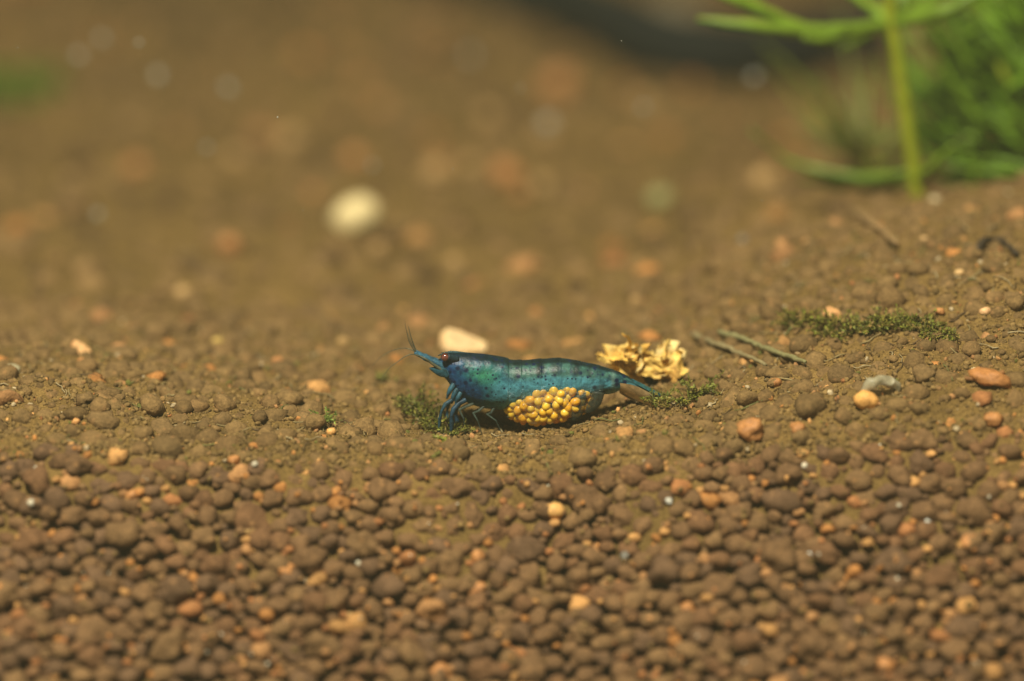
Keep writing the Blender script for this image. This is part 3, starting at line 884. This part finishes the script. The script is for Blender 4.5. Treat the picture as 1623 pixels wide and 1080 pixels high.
# ------------------------------------------------------------------ moss
def moss(name, path, width, height, n, label, seed, cols, ll=(.22, .55)):
    rs = np.random.default_rng(seed)
    pts = []
    for (a_, b_) in path:
        g_ = G(a_, b_); pts.append((g_[0], g_[1], float(ground_h(g_[0], g_[1]))))
    pts = np.array(pts)
    sp = smooth_path(pts, 60) if len(pts) > 1 else np.tile(pts[0], (60, 1))
    root_ = empty(name, pts[0])
    V_, F_, C_ = [], [], []
    stems = Acc()
    for s in range(max(6, n // 26)):
        t = rs.uniform(0, 1)
        c = sp[int(t * 59)] + np.array([rs.normal() * width * .4, rs.normal() * width * .4, 0])
        c[2] = float(surf_h(c[0], c[1])) + .45
        d = np.array([rs.normal(), rs.normal() * .7, rs.uniform(.1, .9) * height / 2]); d /= np.linalg.norm(d)
        L_ = rs.uniform(.8, 1.9) * min(1.5, height * .6 + .4)
        m_ = c + d * L_ * .5 + rs.normal(size=3) * .15; e = c + d * L_ + np.array([0, 0, -.15]) + rs.normal(size=3) * .15
        tv_, tf_ = tube([(*c, .06), (*m_, .055), (*e, .02)], 7, 5)
        stems.add(tv_, tf_, np.asarray(cols[s % len(cols)]) * .7)
        for j in range(24):
            u_ = rs.random()
            p0 = c * (1 - u_) ** 2 + 2 * m_ * u_ * (1 - u_) + e * u_ * u_
            dirv = d * .6 + rs.normal(size=3) * .7; dirv /= np.linalg.norm(dirv)
            side = np.cross(dirv, rs.normal(size=3)); side /= np.linalg.norm(side) + 1e-9
            l_ = rs.uniform(*ll); w_ = l_ * rs.uniform(.16, .3)
            nrm = np.cross(dirv, side)
            b0 = len(V_)
            V_ += [p0, p0 + dirv * l_ * .5 + side * w_, p0 + dirv * l_ + nrm * l_ * .25, p0 + dirv * l_ * .5 - side * w_]
            F_ += [(b0, b0 + 1, b0 + 2, b0 + 3)]
            cc_ = np.asarray(cols[rs.integers(len(cols))]) * rs.uniform(.7, 1.3)
            C_ += [cc_] * 4
    base_ = pts[0]
    me = mesh_np('moss_leaves', np.array(V_) - base_, F_, M['moss'], False, np.array(C_))
    o1 = link('moss_leaves', me, root_); o1['kind'] = 'stuff'
    me2 = stems.mesh('moss_stems', M['moss']); me2.transform(Matrix.Translation(-Vector(base_) * U))
    o2 = link('moss_stems', me2, root_); o2['kind'] = 'stuff'
    return tag(root_, label, 'moss')
OL = [(.19, .20, .022), (.14, .16, .018), (.25, .21, .035), (.10, .085, .018), (.26, .17, .05)]
moss('moss_strip', [(1250, 518), (1310, 526), (1370, 524), (1420, 516), (1470, 530), (1515, 546)], 1.2, 1.3, 6000, 'long strip of olive green moss on the right slope', 1, OL)
moss('moss_tuft', [(652, 648), (662, 656), (672, 668), (684, 680), (704, 690), (726, 696)], 1.0, 2.2, 2600, 'green moss tuft under the shrimp claws', 2, [(.17, .19, .02), (.11, .13, .015), (.24, .22, .04), (.07, .06, .015), (.20, .15, .04)])
moss('moss_tuft', [(1045, 652), (1075, 645), (1100, 634), (1120, 620)], .8, 1.8, 800, 'olive moss tuft at the tip of the shrimp tail', 3, OL[:4])
moss('moss_sprig', [(484, 674), (508, 668), (520, 676)], .5, 1.1, 180, 'tiny bright green moss sprig left of the shrimp', 4, [(.20, .26, .04), (.14, .18, .03)])
moss('moss_patch', [(590, 606), (615, 604)], .5, .7, 150, 'thin faint moss patch under the shrimp antennae', 5, [(.20, .22, .04), (.2, .18, .05)])
moss('moss_patch', [(-20, 160), (20, 158), (40, 165)], 7, 8, 300, 'green blurred moss patch on the far left soil', 6, [(.10, .15, .01), (.14, .18, .02)], (2, 5))
moss('moss_sprig', [(700, 706), (725, 708)], .5, .6, 80, 'tiny faint moss sprig on the soil below the shrimp claws', 7, [(.22, .24, .03)])

# ------------------------------------------------------------------ water plants behind the rise
def leaf_mesh(path, w0, col, sides=8, n=26):
    tv_, tf_ = tube(path, n, sides)
    tv_ = tv_ + .22 * np.stack([vnoise(tv_ * .8, 80), vnoise(tv_ * .8, 81), vnoise(tv_ * .8, 82)], -1)
    a_ = Acc(); a_.add(tv_, tf_, col); return a_
def plant(name, stem, leaves, col, label, seed, r0=.9, r1=.75):
    rs = np.random.default_rng(seed)
    base_ = np.array(stem[0][:3], dtype=float)
    gz = float(ground_h(base_[0], base_[1]))
    stem = [(base_[0], base_[1], gz - .5)] + [tuple(s) for s in stem[1:]]
    base_ = np.array([base_[0], base_[1], gz])
    r_ = empty(name, base_)
    n = len(stem)
    a_ = Acc(); tv_, tf_ = tube([(*s, r0 + (r1 - r0) * i / (n - 1)) for i, s in enumerate(stem)], 40, 10)
    a_.add(tv_, tf_, np.asarray(col) * (1.75, 1.2, .9))
    me = a_.mesh('stem', M['leaf']); me.transform(Matrix.Translation(-Vector(base_) * U)); link('stem', me, r_)
    for lf in leaves:
        a_ = leaf_mesh(lf, 0, np.asarray(col) * rs.uniform(.75, 1.25))
        me = a_.mesh('leaf', M['leaf']); me.transform(Matrix.Translation(-Vector(base_) * U)); link('leaf', me, r_)
    return tag(r_, label, 'plant')
YP = 52.0
GREEN = (0.135, 0.225, 0.012)
L_ = lambda pts: [(*P(a_, b_, YP + dy), r * .72) for (a_, b_, dy, r) in pts]
node = (1412, 36)
leaves = [
    L_([(1408, 38, 0, .9), (1350, 47, -2, 1.2), (1285, 50, -4, 1.15), (1200, 42, -6, 1.0), (1105, 30, -6, .35)]),
    L_([(1300, 52, -2, .7), (1250, 36, -3, .9), (1205, 16, -4, .9), (1150, -8, -5, .8), (1090, -30, -5, .3)]),
    L_([(1345, 44, -2, .8), (1310, 62, -6, 1.0), (1275, 62, -8, .5)]),
    L_([(1410, 36, 0, .8), (1390, 18, 2, .9), (1355, -6, 5, .8), (1310, -40, 8, .3)]),
    L_([(1414, 34, 0, .8), (1450, 30, -2, 1.2), (1500, 16, -4, 1.1), (1560, -14, -5, .4)]),
    L_([(1414, 34, 0, .9), (1450, 18, 4, 1.3), (1480, -6, 6, 1.0), (1520, -50, 8, .3)]),
    L_([(1412, 34, 0, .7), (1428, 5, 2, .8), (1440, -30, 3, .7), (1450, -70, 3, .3)]),
    L_([(1410, 38, 0, .6), (1370, 60, 6, .6), (1330, 76, 10, .3)]),
    L_([(1452, 285, 0, .8), (1400, 290, 3, 1.1), (1340, 292, 5, 1.1), (1270, 288, 7, .4)]),
    L_([(1440, 272, 0, .5), (1380, 283, 2, .9), (1320, 275, 4, .8), (1250, 255, 5, .5), (1190, 206, 6, .2)]),
    L_([(1452, 288, 0, .7), (1480, 262, -4, .8), (1510, 230, -8, .3)]),
]
plant('water_plant', [P(1456, 312, YP), P(1449, 270, YP), P(1437, 190, YP), P(1424, 105, YP), P(*node, YP), P(1409, -20, YP), P(1405, -90, YP)], leaves, GREEN,
      'green water plant with a long bare stem and a whorl of leaves', 1, .88, .66)
def bushy(px0, prow_top, y, seed, label, lean=0, nw=9, llen=16, col=(0.13, 0.25, 0.010)):
    rs = np.random.default_rng(seed)
    b_ = P(px0, 330, y); gz = float(ground_h(b_[0], b_[1])); b_[2] = gz
    top = P(px0 + lean, prow_top, y)
    st_ = [tuple(b_ * (1 - t) + top * t + np.array([rs.normal() * .8, rs.normal() * .8, 0]) * (t > 0)) for t in np.linspace(0, 1, 6)]
    lv = []
    for k in range(nw):
        t = (k + .3) / nw
        c = b_ * (1 - t) + top * t
        a0 = rs.uniform(0, 6.28)
        m = 7
        for j in range(m):
            an = a0 + 6.283 * j / m + rs.normal() * .3
            d = np.array([math.cos(an), math.sin(an) * .8, rs.uniform(.0, 1.5)])
            ln = llen * rs.uniform(.5, 1.15) * (.7 if t > .8 else 1)
            lv.append([(*c, .28), (*(c + d * ln * .5 + rs.normal(size=3) * .5), .34), (*(c + d * ln + np.array([0, 0, ln * rs.uniform(-.2, .3)])), .08)])
    return plant('water_plant', st_, lv, col, label, seed, .6, .4)
bushy(1535, 60, 66, 11, 'bushy dark green water plant just right of the bare stem', 10, 10, 10)
bushy(1600, -10, 64, 12, 'tall bushy green water plant at the right end of the rise', -14, 13, 12, (0.16, 0.28, 0.015))
bushy(1660, 40, 58, 13, 'bushy green water plant on top of the right rise', -10, 10, 12)
bushy(1560, -80, 84, 14, 'tall pale green water plant behind the bushy ones', -14, 11, 11, (0.20, 0.28, 0.03))
bushy(1490, 130, 80, 15, 'short bushy green water plant behind the bare stem', 4, 7, 9, (0.11, 0.22, 0.01))
bushy(1370, 215, 88, 16, 'low wispy olive plant behind the rise left of the bare stem', -14, 4, 12, (0.13, 0.16, 0.02))

# ------------------------------------------------------------------ dark hose far behind
hq = []
for (a_, b_) in [(560, -75), (700, -22), (800, 14), (900, 46), (980, 80), (1050, 112), (1130, 126), (1210, 124), (1300, 110), (1400, 96)]:
    q_ = G(a_, b_)
    hq.append((q_[0], q_[1], float(ground_h(q_[0], q_[1])) + 4.4, 4.8))
tv, tf = tube(hq, 90, 18)
a = Acc(); a.add(tv, tf, (.012, .014, .013))
M['hose'] = material('hose', None, .9, .1, tint=True)
tag(link('hose', a.mesh('hose', M['hose'])), 'dark curved hose lying across the far soil left of the plant', 'hose')

# ------------------------------------------------------------------ specks drifting in the water
sp_ = Acc()
spots_ = [(745, 88, 60, 1.0), (162, 62, 40, .9), (125, 88, 40, .9), (250, 120, 40, .9), (362, 140, 40, 1.0), (328, 234, 30, .6), (868, 196, 50, 1.3), (590, 262, 30, .5), (440, 186, 6, .25), (155, 340, 30, .7),
          (1195, 122, 40, .9), (718, 268, 4, .12), (480, 334, 4, .12), (28, 76, 4, .15), (985, 65, 4, .12), (1208, 318, 4, .15), (220, 68, 20, .4), (1020, 170, 35, .6), (825, 140, 20, .3)]
for k, (a_, b_, y_, s_) in enumerate(spots_):
    c = P(a_, b_, y_ * (2.2 if y_ > 10 else 1)); v, f = ICO1
    sp_.add((v * (1, .6, .8)) @ rotm(rng).T * s_ * (.9 if y_ > 10 else .55) + c, f, (.45, .45, .38))
M['speck'] = material('speck', None, .6, .3, tint=True, alpha=.55)
o = link('drifting_specks', sp_.mesh('drifting_specks', M['speck']))
o['kind'] = 'stuff'; o['label'] = 'pale specks of debris drifting in the water'; o['category'] = 'debris'

# air bubbles clinging to the soil
M['bubble'] = material('bubble', (.9, .95, .9), .05, .8, trans=.85)
for (a_, b_, r_, lab) in ((990, 881, .42, 'tiny air bubble on the front bank grains right of the pale orange pebble'), (1177, 380, .5, 'tiny air bubble on the slope above the small cream pebble')):
    g = G(a_, b_); v, f = ICO3
    tag(link('air_bubble', mesh_np('air_bubble', v * r_, f, M['bubble']), None, g + ray(a_, b_) * -1.2), lab, 'bubble')

# ------------------------------------------------------------------ cloudy water
HZ = bpy.data.materials.new('cloudy_water'); HZ.use_nodes = True
nt = HZ.node_tree; nt.nodes.remove(nt.nodes['Principled BSDF'])
pv_ = nt.nodes.new('ShaderNodeVolumePrincipled')
pv_.inputs['Color'].default_value = (0.78, 0.80, 0.58, 1)
pv_.inputs['Density'].default_value = 0.13
pv_.inputs['Anisotropy'].default_value = 0.2
nt.links.new(pv_.outputs[0], nt.nodes['Material Output'].inputs['Volume'])
x0, x1, y0, y1, z0, z1 = -340, 340, -440, 450, -120, 140
hv = [(x, y, z) for z in (z0, z1) for y in (y0, y1) for x in (x0, x1)]
hf = [(0, 2, 3, 1), (4, 5, 7, 6), (0, 1, 5, 4), (2, 6, 7, 3), (0, 4, 6, 2), (1, 3, 7, 5)]
hz = link('haze', mesh_np('haze', hv, hf, HZ, False))
hz['kind'] = 'stuff'
